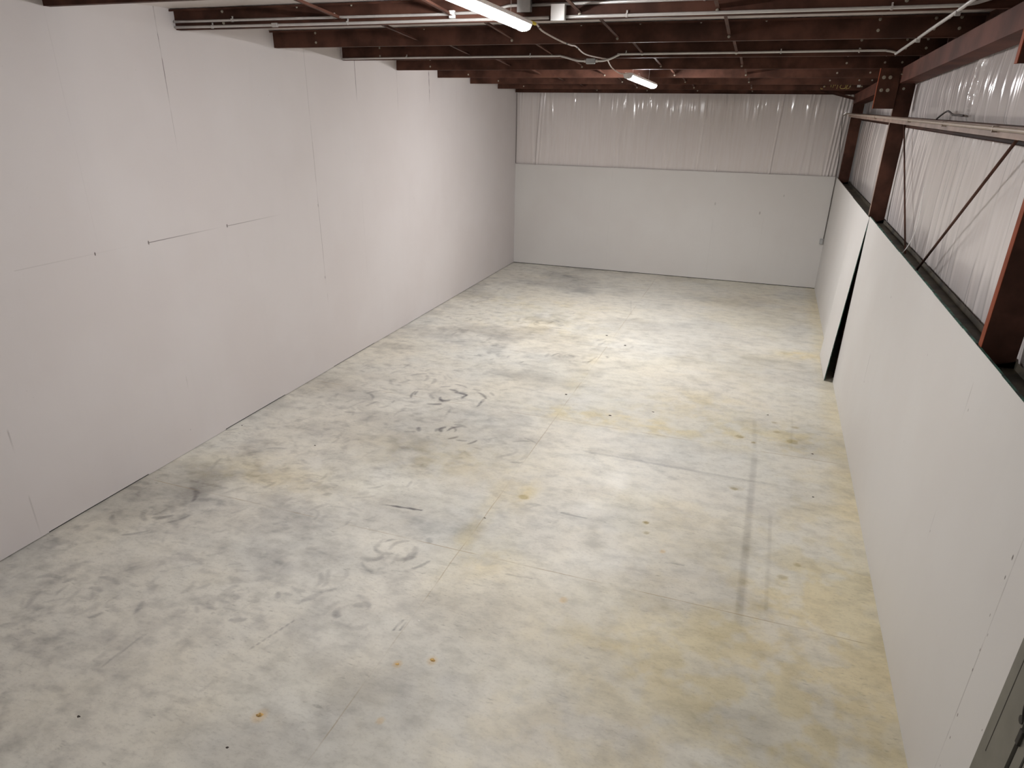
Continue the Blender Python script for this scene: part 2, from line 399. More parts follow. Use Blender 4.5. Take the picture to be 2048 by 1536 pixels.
# many small scrubs scattered over the left half
for q in range(650):
    cx = abs(ra.gauss(0, 1.6)) + 0.1; cy = ra.uniform(2.2, 14)
    if cx > 3.7: continue
    r_ = ra.uniform(0.1, 0.5)
    a0 = ra.choice([math.pi/2, math.pi/2, -math.pi/2]) + ra.gauss(0, 0.5)
    arc(cx, cy, r_, a0, a0 + ra.uniform(0.06, 0.22) / r_, ra.uniform(0.016, 0.04), ra.uniform(0.08, 0.24))
def seg(x0, y0, x1, y1, wd, k, fall=0.0, rag=True):
    dx, dy = x1-x0, y1-y0; ln = math.hypot(dx, dy)
    t = ((X-x0)*dx + (Y-y0)*dy) / ln**2; d = np.abs((X-x0)*dy - (Y-y0)*dx) / ln
    g = sst(1 - d / wd, 0, 0.7) * sst(t, -0.02, 0.04 + fall) * sst(1-t, -0.02, 0.04)
    return k * g * ((0.45 + 0.9 * n3) if rag else 1)
D += seg(6.31, 8.15, 6.27, 4.75, 0.05, .25, 0.1) + seg(6.27, 9.0, 6.30, 8.1, 0.04, .15)
D += seg(4.35, 7.27, 6.6, 7.24, 0.035, .24) + seg(4.4, 7.35, 5.7, 7.30, 0.10, .18)
D += seg(2.66, 5.33, 3.15, 5.38, 0.018, .95, 0.5, False)
D += seg(3.718, 3.70, 3.725, 3.85, 0.011, .7) + seg(3.765, 3.72, 3.77, 3.83, 0.010, .6) + seg(2.795, 3.14, 2.919, 3.53, 0.008, .4)
D += seg(4.47, 5.85, 4.76, 5.84, 0.014, .45) + seg(5.6, 5.38, 5.78, 5.40, 0.012, .3) + seg(4.3, 4.7, 4.55, 4.72, 0.012, .3)
D += seg(3.60, 14.5, 3.81, 13.4, 0.015, .2) + seg(3.66, 11.3, 3.70, 11.6, 0.02, .2) + seg(3.74, 10.7, 3.66, 10.3, 0.025, .22)
D += seg(6.50, 6.6, 6.48, 5.0, 0.025, .14) + seg(5.0, 7.3, 5.6, 6.9, 0.05, .12)
D += seg(6.75, 9.5, 6.72, 8.2, 0.02, .08) + seg(1.9, 2.6, 1.93, 3.0, 0.015, .25)
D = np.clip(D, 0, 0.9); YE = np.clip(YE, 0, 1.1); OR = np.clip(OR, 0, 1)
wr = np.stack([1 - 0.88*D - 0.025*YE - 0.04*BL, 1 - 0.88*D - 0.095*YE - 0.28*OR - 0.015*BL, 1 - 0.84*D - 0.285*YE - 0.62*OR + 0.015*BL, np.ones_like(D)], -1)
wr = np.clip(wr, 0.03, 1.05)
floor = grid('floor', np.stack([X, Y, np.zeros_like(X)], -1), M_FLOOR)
ca = floor.data.attributes.new('wear_and_shade', 'FLOAT_COLOR', 'POINT')
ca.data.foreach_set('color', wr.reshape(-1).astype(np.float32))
tag(floor, kind='structure')

# ------------------------------------------------------------------ walls
def struct(name, mb, m_, **k): return tag(mb.build(name, m_, **k), kind='structure')
# left lining: full-height sheets, the bottoms end a little above the slab, unevenly
mb = MB(); y = YF; gaps = [0.010, 0.006, 0.013, 0.008, 0.012, 0.007]
edges = [YF, -2.4, -1.2, 0.05, 1.27, 2.49, 3.73, 4.95, 6.19, 7.42, 8.655, 9.92, 11.19, 12.4, 13.62, 14.84, 16.05, L + 0.14]
bot = {4.95: 0.004, 3.73: 0.016, 6.19: 0.016, 7.42: 0.006, 8.655: 0.014, 9.92: 0.007, 2.49: 0.008}
poly = [(YF, 0.01)]
for a, c_ in zip(edges[:-1], edges[1:]):
    g_ = bot.get(a, 0.010); poly += [(a, g_), (c_, g_)]
poly += [(L + 0.14, zr(L) + 0.02), (YF, zr(YF) + 0.02)]
poly = poly[1:]
mb.prism(poly, (-0.012, 0, 0), (0, 0, 0), (0, 1, 0), (0, 0, 1))
struct('wall_left', mb, M_LEFT)
struct('trim_1', MB().box((-0.06, YF, -0.02), (-0.0125, L + 0.3, 4.98)), M_DARK)   # framing behind the left sheets
# back lining
struct('wall_back', MB().box((0.001, L, 0.014), (W + 0.012, L + 0.014, HP)), M_BACK)
struct('trim_2', MB().box((-0.05, L + 0.016, -0.02), (XI + 0.1, L + 0.03, 2.36)), M_DARK)
# right lining, near run up to the loose sheet (a door opening near the camera end)
DY0, DY1, DZ = 1.86, 3.075, 2.10
mb = MB()
mb.box((W, DY1, 0.0), (W + 0.012, 10.897, HP)).box((W, YF, 0), (W + 0.012, DY0 - 0.12, HP)).box((W, DY0 - 0.12, DZ + 0.05), (W + 0.012, DY1, HP))
struct('wall_right', mb, M_RIGHT)
# rough green sheathing edge showing on top
mb = MB(); y = 0.0
while y < 10.86:
    s_ = ra.uniform(0.15, 0.75); y1 = min(y + s_, 10.87); h = ra.uniform(0.0, 0.007)
    mb.box((W - ra.choice([0, 0, 0.003]), y, HP - 0.0005), (W + 0.014, y1 - 0.004, HP + 0.0015 + h * 0.8)); y = y1
struct('trim_3', mb, M_GREEN)
# loose bowed sheet
def loose():
    a, b_ = 90, 60
    yy = np.linspace(10.90, 13.40, a); zz = np.linspace(0.006, 2.425, b_)
    Yg, Zg = np.meshgrid(yy, zz, indexing='ij')
    prof = np.clip(1 - Zg / 2.42, 0, 1) ** 0.92
    gy = np.where(Yg < 12.05, 1.0, 1 - sst(Yg, 12.05, 13.15)) * (1 + 0.10 * sst(12.1 - Yg, 0, 1.2) * 0)
    off = 0.122 * prof * gy
    front = np.stack([W - 0.003 - off, Yg, Zg], -1); back_ = np.stack([W - 0.003 - off + 0.011, Yg, Zg], -1)
    o = grid('bowed_wall_panel', front, M_RIGHT)
    # back face and edge in green sheathing
    o2 = grid('panel_backing', back_, M_GREEN); o2.parent = o
    mb = MB()
    for j in range(b_ - 1):
        p = [tuple(front[0, j]), tuple(back_[0, j]), tuple(back_[0, j+1]), tuple(front[0, j+1])]
        i = len(mb.v); mb.v += p; mb.f.append((i, i+1, i+2, i+3))
    e = mb.build('panel_edge', M_GREEN, o)
    mb = MB()
    for i_ in range(a - 1):
        p = [tuple(front[i_, -1]), tuple(back_[i_, -1]), tuple(back_[i_+1, -1]), tuple(front[i_+1, -1])]
        i = len(mb.v); mb.v += p; mb.f.append((i, i+1, i+2, i+3))
    mb.build('panel_edge', M_GREEN, o)
    tag(o2, 'dark green back of the panel')
    tag(o, 'white painted sheet bowed away from the right wall, dark gap along its near edge', 'wall panel')
loose()
mb = MB()
mb.prism([(13.401, 0), (L, 0), (L, HP - 0.01), (13.401, HP - 0.02)], (W, 0, 0), (W + 0.012, 0, 0), (0, 1, 0), (0, 0, 1))
struct('wall_right.001', mb, M_RIGHT)
struct('light_block_board', MB().box((W + 0.016, 10.93, 0.0), (XI + 0.04, 10.97, 2.2)), M_DARK)  # added dark board, keeps lamp light off the column behind the panel gap
# outer skin behind the right lining: girt cavity
struct('trim_4', MB().box((XI + 0.045, YF, -0.02), (XI + 0.065, L + 0.05, 4.98)), M_DARK)
# front wall behind the camera
mb = MB().prism([(-0.05, 0), (XI + 0.05, 0), (XI + 0.05, 4.98), (-0.05, 4.98)], (0, YF - 0.03, 0), (0, YF, 0), (1, 0, 0), (0, 0, 1))
struct('wall_front', mb, M_BACK)

# ------------------------------------------------------------------ roof blanket
yy = np.linspace(YF, L + 0.16, 420); xx = np.linspace(-0.03, XI + 0.04, 120)
Xg, Yg = np.meshgrid(xx, yy, indexing='ij')
Z = 4.443 - 0.0365 * (Yg - 6.45) + 0.186
pl = np.array(PURL + [17.14])
dist = np.min(np.abs(Yg[..., None] - pl[None, None]), -1)
Z = Z - 0.030 * sst(dist, 0.08, 0.7) - 0.006 * vnoise(Xg * 1.0, Yg * 0.3, 3.0, 5, 3)
ceil = grid('ceiling', np.stack([Xg, Yg, Z], -1), M_ROOFV)
tag(ceil, kind='structure')
struct('trim_5', MB().prism([(YF, zr(YF) + 0.05), (L + 0.3, zr(L + 0.3) + 0.05), (L + 0.3, zr(L + 0.3) + 0.08), (YF, zr(YF) + 0.08)], (-0.06, 0, 0), (XI + 0.1, 0, 0), (0, 1, 0), (0, 0, 1)), M_WHITE)

# ------------------------------------------------------------------ wall blankets (white vinyl faced insulation with pleats)
def pleats(u, z, zlo, zhi, seed, n_, depth):
    """bulging sheet with vertical pleats, sharper towards the top where it is pinched"""
    r_ = np.random.default_rng(seed)
    out = np.zeros_like(u); t = (z - zlo) / (zhi - zlo)
    out += 0.024 * np.sin(np.pi * np.clip(t, 0, 1)) ** 0.7
    out += 0.010 * (vnoise(u, z * 0.35, 1.1, seed, 3) - 0.5)
    lo, hi = u.min(), u.max()
    for k in range(n_):
        c0 = r_.uniform(lo, hi); sl = r_.normal(0, 0.035); wd = r_.uniform(0.016, 0.06)
        am = depth * r_.uniform(0.25, 1.0) * (wd / 0.035) ** 0.7
        top = r_.random() < 0.6; ext = r_.uniform(0.25, 1.1)
        c = c0 + sl * (t - 0.5) + 0.012 * np.sin(t * r_.uniform(2, 7) + k)
        fade = np.clip(1 - (1 - t) / ext, 0, 1) if top else np.clip(1 - t / (ext * 1.2), 0, 1) * 0.8
        ww = wd * (0.6 + 0.8 * (1 - t if top else t))
        out += am * fade ** 0.8 * np.exp(-((u - c) / ww) ** 2) * (1 if r_.random() < 0.7 else -0.7)
    return out
def streaks(u, z, zc, zh, n_, lo, hi, amp, seed):
    """short fine pinch folds centred on height zc"""
    r_ = np.random.default_rng(seed); out = np.zeros_like(u)
    for k in range(n_):
        c0 = r_.uniform(lo, hi); wd = r_.uniform(0.010, 0.022); zz_ = zc + r_.normal(0, zh * 0.3); hh = zh * r_.uniform(0.5, 1.2)
        out += amp * r_.uniform(0.4, 1.0) * np.exp(-((u - c0 - r_.normal(0, 0.05) * (z - zc)) / wd) ** 2) * np.exp(-((z - zz_) / hh) ** 2)
    return out
uu = np.arange(0.0, XI - 0.03, 0.0065); zz = np.linspace(2.33, 4.24, 60)
U, Zg = np.meshgrid(uu, zz, indexing='ij')
off = pleats(U, Zg, 2.44, 4.10, 3, 90, 0.012)
off += streaks(U, Zg, 3.80, 0.22, 70, 2.3, 7.0, 0.0055, 31) + streaks(U, Zg, 3.85, 0.18, 12, 0.6, 2.3, 0.005, 32)
for cx_, am in [(0.62, 0.022), (0.70, 0.018), (6.02, 0.02), (7.15, 0.02), (7.22, 0.02), (7.29, 0.02), (7.36, 0.02), (4.45, 0.01)]:
    off += am * np.exp(-((U - cx_ + 0.10 * (1 - (Zg - 2.4) / 1.7) * (1 if cx_ < 1 else 0.6)) / 0.018) ** 2)
bl = grid('insulation_blanket', np.stack([U, L + 0.060 - off, Zg], -1), M_VINYL)
tag(bl, 'white vinyl insulation blanket hanging in pleats on the back wall above the grey lining', 'insulation', 'wall insulation')
uu = np.concatenate([np.arange(YF, 4.0, 0.03), np.arange(4.0, 11.2, 0.0075), np.arange(11.2, L + 0.06, 0.012)]); zz = np.linspace(2.18, 4.95, 84)
U, Zg = np.meshgrid(uu, zz, indexing='ij')
ok = Zg - 0.0
off = pleats(U, np.minimum(Zg, 3.62), 2.3, 3.66, 13, 150, 0.011) * sst(3.70 - Zg, 0.0, 0.03)
off2 = pleats(U, np.maximum(Zg, 3.6), 3.60, 4.35, 23, 190, 0.013)
off = np.where(Zg > 3.66, off2 * sst(Zg, 3.66, 3.72), off)
off += streaks(U, Zg, 3.50, 0.13, 60, 4.9, 10.6, 0.006, 41) * sst(3.62 - Zg, 0, 0.02) + streaks(U, Zg, 3.98, 0.16, 55, 5.0, 10.3, 0.007, 42) * sst(Zg, 3.72, 3.76)
# torn tuft seam near the middle of the bay
off += 0.035 * np.exp(-((U - 7.95 + 0.03 * np.sin(Zg * 30)) / 0.022) ** 2) * sst(Zg, 3.68, 3.8) * (0.6 + 0.7 * vnoise(U, Zg, 18, 3, 3))
off += 0.016 * np.exp(-((U - 8.05) / 0.02) ** 2) * sst(Zg, 3.70, 3.9)
top = zr(U) + 0.012
Zc = np.minimum(Zg, top)
br = grid('insulation_blanket', np.stack([XI + 0.034 - off, U, Zc], -1), M_VINYL)
tag(br, 'white vinyl insulation blanket behind the columns of the right wall', 'insulation', 'wall insulation')
bl['group'] = br['group'] = 'wall insulation blankets'

# ------------------------------------------------------------------ purlins
def zprof(t=0.0035):
    # (y, z) profile of a Z purlin, web at y 0, top flange towards the camera, bottom flange away
    h = 0.178
    return [(0, 0), (0.064, 0), (0.064, 0.018), (0.064 - t, 0.018), (0.064 - t, t), (t, t), (t, h),
            (-0.064, h), (-0.064, h - 0.018), (-0.064 + t, h - 0.018), (-0.064 + t, h - t), (0, h - t)]
ORD = ['first', 'second', 'third', 'fourth', 'fifth', 'sixth', 'seventh', 'eighth', 'ninth', 'tenth', 'eleventh', 'twelfth', 'thirteenth', 'fourteenth']
BX = [1.96, 3.09, 4.25, 5.362]
def bolt_mesh():
    mb = MB(); hexa = [(0.011 * math.cos(a * math.pi / 3), 0.011 * math.sin(a * math.pi / 3)) for a in range(6)]
    mb.prism(hexa, (0, 0, 0), (0, -0.009, 0), (1, 0, 0), (0, 0, 1))
    mb.prism([(0.014 * math.cos(a * math.pi / 5), 0.014 * math.sin(a * math.pi / 5)) for a in range(10)], (0, 0, 0), (0, -0.002, 0), (1, 0, 0), (0, 0, 1))
    mb.prism([(0.006 * math.cos(a * math.pi / 4), 0.006 * math.sin(a * math.pi / 4)) for a in range(8)], (0, -0.009, 0), (0, -0.016, 0), (1, 0, 0), (0, 0, 1))
    return mb
proto_bolt = bolt_mesh().build('bolt', M_BOLT)
bolt_me = proto_bolt.data
bpy.data.objects.remove(proto_bolt)
def bolt(parent, loc, rotz=0.0, scale=1.0):
    o = bpy.data.objects.new('bolt', bolt_me); COL.objects.link(o); o.parent = parent
    pl_ = parent.location if parent.type == 'EMPTY' else Vector((0, 0, 0))
    o.location = Vector(loc) - Vector(pl_); o.rotation_euler = (0, 0, rotz); o.scale = (scale,) * 3
    return o
nvis = len(PURL)
extra = {12: ', with yellow handwriting', 6: ', two conduits on its face', 8: ', one conduit on its face', 7: ', between the two conduit runs', 5: ', cut off by the photo edge',
         9: ', nearer than the far light', 10: ', lit orange by the far light', 11: ', just beyond the far light'}
for i, y in enumerate(PURL):
    mb = MB().prism(zprof(), (0.004, y, zb(y)), (7.545, y, zb(y)), (0, 1, 0), (0, 0, 1))
    o = mb.build('roof_purlin', M_RED)
    k = nvis - 1 - i
    last_purlin = o
    tag(o, 'dark red roof purlin, %s from the back wall beam%s' % (ORD[k], extra.get(i, '')), 'purlin', 'roof purlins')
    if i >= 5:
        for bx, bz in [(0.612, 0.15), (0.612, 0.05), (6.699, 0.155), (6.699, 0.065), (7.156, 0.155), (7.259, 0.155), (7.156, 0.07), (7.357, 0.157), (7.357, 0.07)]:
            bolt(o, (bx, y - 0.001, zb(y) + bz))
        if i == 7:
            for bx in (2.049, 3.871, 4.489, 5.092, 5.706): bolt(o, (bx, y - 0.001, zb(y) + 0.166), 0, 0.7)
        if i == 6:
            for bx in (1.487, 2.082): bolt(o, (bx, y - 0.001, zb(y) + 0.165), 0, 0.8)
# eave beam against the back wall
ye = 17.10
ep = [(0, 0), (0.09, 0), (0.09, 0.004), (0.004, 0.004), (0.004, 0.182), (0.09, 0.182), (0.09, 0.186), (0, 0.186)]
ze = 4.048
ev = MB().prism(ep, (0.01, ye, ze), (7.545, ye, ze), (0, 1, 0), (0, 0, 1)).build('eave_beam', M_RED)
tag(ev, 'dark red steel eave beam along the top of the back wall', 'beam')
for bx in (1.978, 3.117, 4.219, 5.361): bolt(ev, (bx, ye - 0.001, ze + 0.05), 0, 1.2)
lipb = MB().prism([(-0.03, 0), (0, 0), (0, 0.055), (-0.004, 0.055), (-0.004, 0.004), (-0.03, 0.004)], (0.01, ye, ze - 0.004), (7.3, ye, ze - 0.004), (0, 1, 0), (0, 0, 1)).build('lip', M_RED, ev)
# handwriting and sticker on the face of the purlin nearest the eave
strokes = [[(6.816, 4.231), (6.821, 4.155)], [(6.867, 4.229), (6.856, 4.145)], [(6.883, 4.18), (6.912, 4.207), (6.936, 4.198), (6.927, 4.128)],
           [(7.004, 4.205), (6.981, 4.161), (7.001, 4.133), (7.043, 4.131), (7.073, 4.141)], [(7.082, 4.207), (7.077, 4.168), (7.067, 4.136), (7.04, 4.131)],
           [(7.097, 4.207), (7.14, 4.211), (7.164, 4.181), (7.147, 4.144), (7.106, 4.129), (7.09, 4.131), (7.115, 4.207)], [(6.643, 4.142), (6.653, 4.123), (6.684, 4.127)], [(6.707, 4.177), (6.722, 4.16)]]
for st in strokes:
    tag(MB().tube(smooth_path([(x, 15.898, z) for x, z in st], 5), 0.0042, 6).build('handwriting', M_CHALK, last_purlin), 'yellow handwritten stroke')
stk = MB().box((7.275, 15.896, 4.155), (7.335, 15.8985, 4.198)).build('sticker', M_WHITE, last_purlin); tag(stk, 'small white sticker')

# ------------------------------------------------------------------ bridging angles between purlins
ROW = ['leftmost row', 'second row from left', 'third row from left', 'rightmost row']
ylist = PURL + [ye]
for i in range(4, len(ylist) - 1):
    y0, y1 = ylist[i], ylist[i + 1]
    for r_, bx in enumerate(BX):
        jit = [0, 0.012, -0.008, 0.01][(i + r_) % 4]
        p0 = Vector((bx + jit, y0 + 0.012, zb(y0) + 0.145)); p1 = Vector((bx, y1 - 0.006, (zb(y1) if i < len(ylist) - 2 else ze) + 0.048))
        d = (p1 - p0).normalized(); sd = d.cross(Vector((0, 0, 1))).normalized(); up = sd.cross(d)
        t = 0.003; a = 0.030
        mb = MB().prism([(0, 0), (a, 0), (a, t), (t, t), (t, a), (0, a)], p0, p1, sd, up)
        o = mb.build('bridging_angle', M_RED)
        k = len(ylist) - 2 - i
        tag(o, 'thin red bridging angle, %s, %s bay from the back wall' % (ROW[r_], ORD[k]), 'bridging angle', 'bridging angles between the purlins')
        if i < len(ylist) - 2 and r_ > 0: bolt(o, (p1.x + 0.012, p1.y + 0.005, p1.z - 0.012), 0, 1.0)

# ------------------------------------------------------------------ right wall steel
def column(y, label, stub_z, mcol, h):
    t = empty('wall_column', (7.45, y, 0), label, 'column', 'steel columns of the right wall')
    x0, x1 = 7.348 + 0.0125, 7.56
    # C section: web faces the camera, flanges turned away from it
    pr = [(0, 0), (x1 - x0, 0), (x1 - x0, 0.07), (x1 - x0 - 0.005, 0.07), (x1 - x0 - 0.005, 0.005), (0.005, 0.005), (0.005, 0.07), (0, 0.07)]
    MB().prism(pr, (x0, y, 0.0), (x0, y, h), (1, 0, 0), (0, 1, 0)).build('web', M_RED, t)
    fl = MB().box((x0 - 0.0032, y + 0.0, 2.37), (x0 - 0.0002, y + 0.07, h)).build('flange', mcol, t)
    if mcol is M_ORANGE: tag(fl, 'bright orange-red flange')
    return t
def stub(y, zlo, ztop, label, mcol, bolts):
    o = MB().prism([(0, 0), (0.24, 0), (0.24, 0.055), (0.235, 0.055), (0.235, 0.005), (0.005, 0.005), (0.005, 0.055), (0, 0.055)], (7.112, y, zlo), (7.112, y, ztop), (1, 0, 0), (0, 1, 0)).build('hanger_plate', M_RED)
    tag(o, label, 'steel hanger', 'steel hangers under the roof')
    e = MB().box((7.107, y, zlo), (7.1115, y + 0.055, ztop)).build('flange', mcol, o)
    if bolts:
        for bx in (7.165, 7.24):
            for bz in bolts: bolt(o, (bx, y - 0.001, bz), 0, 1.6)
    return o
c1 = column(11.10, 'dark red steel column on the right wall beside the hanger plate with yellow bolts', 0, M_RAIL, zb(11.1) - 0.19)
c2 = column(4.87, 'dark red steel column with a bright orange flange, at the right edge of the photo', 0, M_ORANGE, zb(4.87) - 0.19)
c3 = column(16.85, 'dark red steel column in the far right corner beside the back wall', 0, M_RED, zb(16.85) - 0.19)
stub(11.045, 3.79, 4.28 - 0.012, 'dark red steel plate with yellowish bolts hanging beside the far right column', M_ORANGE, (4.01, 4.16))
stub(4.84, 4.02, 4.49, 'dark red steel plate hanging at the top right corner of the photo', M_ORANGE, ())
bolt(c1, (7.43, 11.098, 4.03), 0, 1.2)
# rafter under the purlins, C section with web to the room
for (ya, yb, lab) in [(4.98, 11.07, 'dark red rafter sloping along the top of the right wall, near length'), (11.18, 17.05, 'dark red rafter sloping along the top of the right wall, short far length'), (YF + 0.02, 4.80, 'dark red rafter sloping along the top of the right wall, above the camera')]:
    pr = [(0, 0), (0.205, 0), (0.205, 0.018), (0.201, 0.018), (0.201, 0.004), (0.004, 0.004), (0.004, 0.176), (0.201, 0.176), (0.201, 0.162), (0.205, 0.162), (0.205, 0.18), (0, 0.18)]
    o = MB().prism(pr, (7.36, ya, zb(ya) - 0.184), (7.36, yb, zb(yb) - 0.184), (1, 0, 0), (0, 0, 1)).build('wall_rafter', M_RAFT)
    tag(o, lab, 'rafter', 'rafters of the right wall')
    bolt(o, (7.358, yb - 0.12, zb(yb) - 0.08), -math.pi / 2, 1.0)
rk = MB().prism([(YF + 0.02, zb(YF)), (17.05, zb(17.05)), (17.05, zr(17.05) - 0.002), (YF + 0.02, zr(YF) - 0.002)], (7.550, 0, 0), (7.554, 0, 0), (0, 1, 0), (0, 0, 1)).build('rake_closure', M_RED)
tag(rk, 'dark red steel closure above the sloping rafters, at the right ends of the purlins', 'closure')
# mid height girt: web flat, inner flange down in front of the columns
def girt(ya, yb, lab):
    pr = [(0.0, 0), (0.268, 0), (0.268, -0.105), (0.264, -0.105), (0.264, -0.004), (0.004, -0.004), (0.004, -0.068), (0, -0.068)]
    return pr
pr = [(0.0, 0), (0.068, 0), (0.068, -0.004), (0.004, -0.004), (0.004, -0.068), (0, -0.068)]
gi = MB().prism(pr, (7.288, 16.6, 3.70), (7.288, YF + 0.05, 3.70), (1, 0, 0), (0, 0, 1)).build('wall_girt', M_RAIL)
tag(gi, 'dusty tan rail with conduit on it running along the right wall at mid height', 'girt')
for (ya, yb, lab) in [(4.98, 11.05, 'brown girt between the two nearest right wall columns, behind the dusty tan rail'), (11.22, 16.80, 'brown girt of the far right bay, behind the dusty tan rail'), (YF + 0.05, 4.82, 'brown girt nearer than the orange flanged column, behind the dusty tan rail')]:
    pr2 = [(0, 0), (0.195, 0), (0.195, -0.125), (0.165, -0.125), (0.165, -0.121), (0.191, -0.121), (0.191, -0.004), (0.004, -0.004), (0.004, -0.06), (0, -0.06)]
    o = MB().prism(pr2, (7.362, ya, 3.695), (7.362, yb, 3.695), (1, 0, 0), (0, 0, 1)).build('wall_girt', M_RED)
    tag(o, lab, 'girt', 'brown girts of the right wall')
# low girt forming the ledge behind the lining
for (ya, yb, lab) in [(4.98, 11.07, 'dark dusty girt behind the top edge of the lining, between the two nearest columns'), (11.2, 16.82, 'dark dusty girt behind the top edge of the lining, far bay of the right wall'), (YF + 0.05, 4.84, 'dark dusty girt behind the top edge of the lining, nearer than the orange flanged column')]:
    pr3 = [(0, 0), (0.195, 0), (0.195, 0.05), (0.190, 0.05), (0.190, 0.004), (0.06, 0.004), (0.06, 0.0), (0.06, -0.12), (0, -0.12)]
    o = MB().prism(pr3, (7.3625, ya, 2.335), (7.3625, yb, 2.335), (1, 0, 0), (0, 0, 1)).build('wall_girt', M_LEDGE)
    tag(o, lab, 'girt', 'low girts of the right wall')
# rod bracing
rd = MB().tube([(7.50, 10.97, 3.665), (7.50, 8.62, 2.27)], 0.010, 8).build('brace_rod', M_RED, smooth=True)
tag(rd, 'thin dark brace rod that looks upright, right beside the column with the hanger plate', 'brace rod', 'brace rods of the right wall')
rd = MB().tube([(7.47, 4.97, 4.16), (7.47, 7.80, 2.345)], 0.012, 8).build('brace_rod', M_RED, smooth=True)
tag(rd, 'thin dark brace rod slanting down across the near bay of the right wall', 'brace rod', 'brace rods of the right wall')
# flange brace in the far corner
p0, p1 = Vector((6.60, 17.06, 4.13)), Vector((7.40, 16.80, 3.93))
d = (p1 - p0).normalized(); sd = d.cross(Vector((0, 0, 1))).normalized(); up = sd.cross(d)
o = MB().prism([(0, 0), (0.05, 0), (0.05, 0.004), (0.004, 0.004), (0.004, 0.05), (0, 0.05)], p0, p1, sd, up).build('corner_brace', M_RED)
tag(o, 'short dark red angle brace from the eave beam down to the far corner column', 'brace')
bolt(o, (6.63, 17.03, 4.16), 0, 1.0)

# ------------------------------------------------------------------ conduits
def strap(parent, p, rotz=0.0):
    mb = MB().box((-0.007, -0.0145, -0.0145), (0.007, 0.012, 0.0145)).box((-0.006, 0.006, 0.0145), (0.006, 0.014, 0.036))
    o = mb.build('strap', M_GALV, parent); o.location = Vector(p); o.rotation_euler = (0, 0, rotz)
    return o
R_C = 0.0125
yc = 6.45 - 0.018
cu = MB().tube(smooth_path([(0.012, yc, 4.515), (1.5, yc, 4.512), (2.98, yc, 4.508), (3.10, yc, 4.512)], 4), R_C, 10)
o = cu.build('conduit', M_GALV, smooth=True)
tag(o, 'upper of two parallel galvanised conduits, left of the near light', 'conduit', 'conduits under the roof')
for x in (0.733, 1.9): strap(o, (x, yc, 4.513))
lc = MB().box((3.085, yc - 0.022, 4.475), (3.135, yc + 0.014, 4.535)).build('coupling', M_WHITE, o, bevel=0.003)
o = MB().tube(smooth_path([(3.13, yc, 4.512), (3.40, yc, 4.515), (3.52, yc, 4.53), (3.64, yc, 4.556), (3.73, yc, 4.558)], 4) , R_C, 10).build('conduit', M_GALV, smooth=True)
tag(o, 'short galvanised conduit bending up into the grey box above the near light', 'conduit', 'conduits under the roof')
o = MB().tube([(3.845, yc, 4.556), (5.0, yc, 4.560), (7.28, yc, 4.560)], R_C, 10).build('conduit', M_GALV, smooth=True)
tag(o, 'upper galvanised conduit running right from the grey box to the right wall', 'conduit', 'conduits under the roof')
strap(o, (5.269, yc, 4.56)); strap(o, (6.4, yc, 4.56))
o = MB().tube(smooth_path([(0.012, yc, 4.466), (2.0, yc, 4.460), (4.0, yc, 4.460)], 4), R_C, 10).build('conduit', M_GALV, smooth=True)
tag(o, 'lower of two parallel galvanised conduits, passing behind the near light to the white box', 'conduit', 'conduits under the roof')
for x in (0.479, 2.04, 3.6): strap(o, (x, yc, 4.462))
MB().box((1.20, yc - 0.017, 4.445), (1.26, yc + 0.014, 4.479)).build('coupling', M_GALV, o, bevel=0.003)
o = MB().tube(smooth_path([(4.15, yc, 4.462), (5.6, yc, 4.462), (6.9, yc, 4.464), (7.10, yc, 4.472), (7.22, yc - 0.01, 4.50), (7.30, yc - 0.05, 4.52)], 5), R_C, 10).build('conduit', M_GALV, smooth=True)
tag(o, 'lower galvanised conduit running right from the white box to the top right corner', 'conduit', 'conduits under the roof')
for x in (4.662, 6.609): strap(o, (x, yc, 4.462))
# boxes
bx_ = MB().box((3.735, yc - 0.05, 4.505), (3.843, yc + 0.016, 4.602)).build('junction_box', M_BOX, bevel=0.003)
tag(bx_, 'grey steel junction box on the upper conduit just right of the near light', 'junction box', 'junction boxes')
MB().box((3.731, yc - 0.053, 4.501), (3.847, yc - 0.0505, 4.606)).build('cover', M_BOX, bx_)
bx_ = MB().box((4.035, yc - 0.05, 4.436), (4.145, yc + 0.016, 4.548)).build('junction_box', M_WHITE, bevel=0.003)
tag(bx_, 'bright white square junction box on the lower conduit', 'junction box', 'junction boxes')
MB().box((4.031, yc - 0.053, 4.432), (4.149, yc - 0.0505, 4.552)).build('cover', M_WHITE, bx_)
# far conduit run
yd = 9.58 - 0.018
o = MB().tube(smooth_path([(0.012, yd, 4.346), (1.0, yd, 4.352), (2.0, yd, 4.354), (3.10, yd, 4.356), (3.24, yd, 4.352), (3.42, yd, 4.308), (3.50, yd, 4.298), (3.56, yd, 4.297)], 5), R_C, 10).build('conduit', M_GALV, smooth=True)
tag(o, 'galvanised conduit on the farther run, from the left wall to the small grey fitting', 'conduit', 'conduits under the roof')
for x in (1.033, 2.816): strap(o, (x, yd, 4.356))
o = MB().tube(smooth_path([(3.69, yd, 4.297), (3.78, yd, 4.298), (3.88, yd, 4.322), (3.98, yd, 4.362), (4.10, yd, 4.370), (5.5, yd, 4.374), (6.80, yd, 4.380), (6.98, yd, 4.375), (7.05, yd, 4.362), (7.075, yd - 0.02, 4.352)], 5), R_C, 10).build('conduit', M_GALV, smooth=True)
tag(o, 'galvanised conduit on the farther run, from the small grey fitting to the right', 'conduit', 'conduits under the roof')
for x in (4.065, 5.869, 6.694): strap(o, (x, yd, 4.372))
bx_ = MB().box((3.568, yd - 0.03, 4.262), (3.682, yd + 0.016, 4.325)).build('conduit_fitting', M_BOX, bevel=0.008)
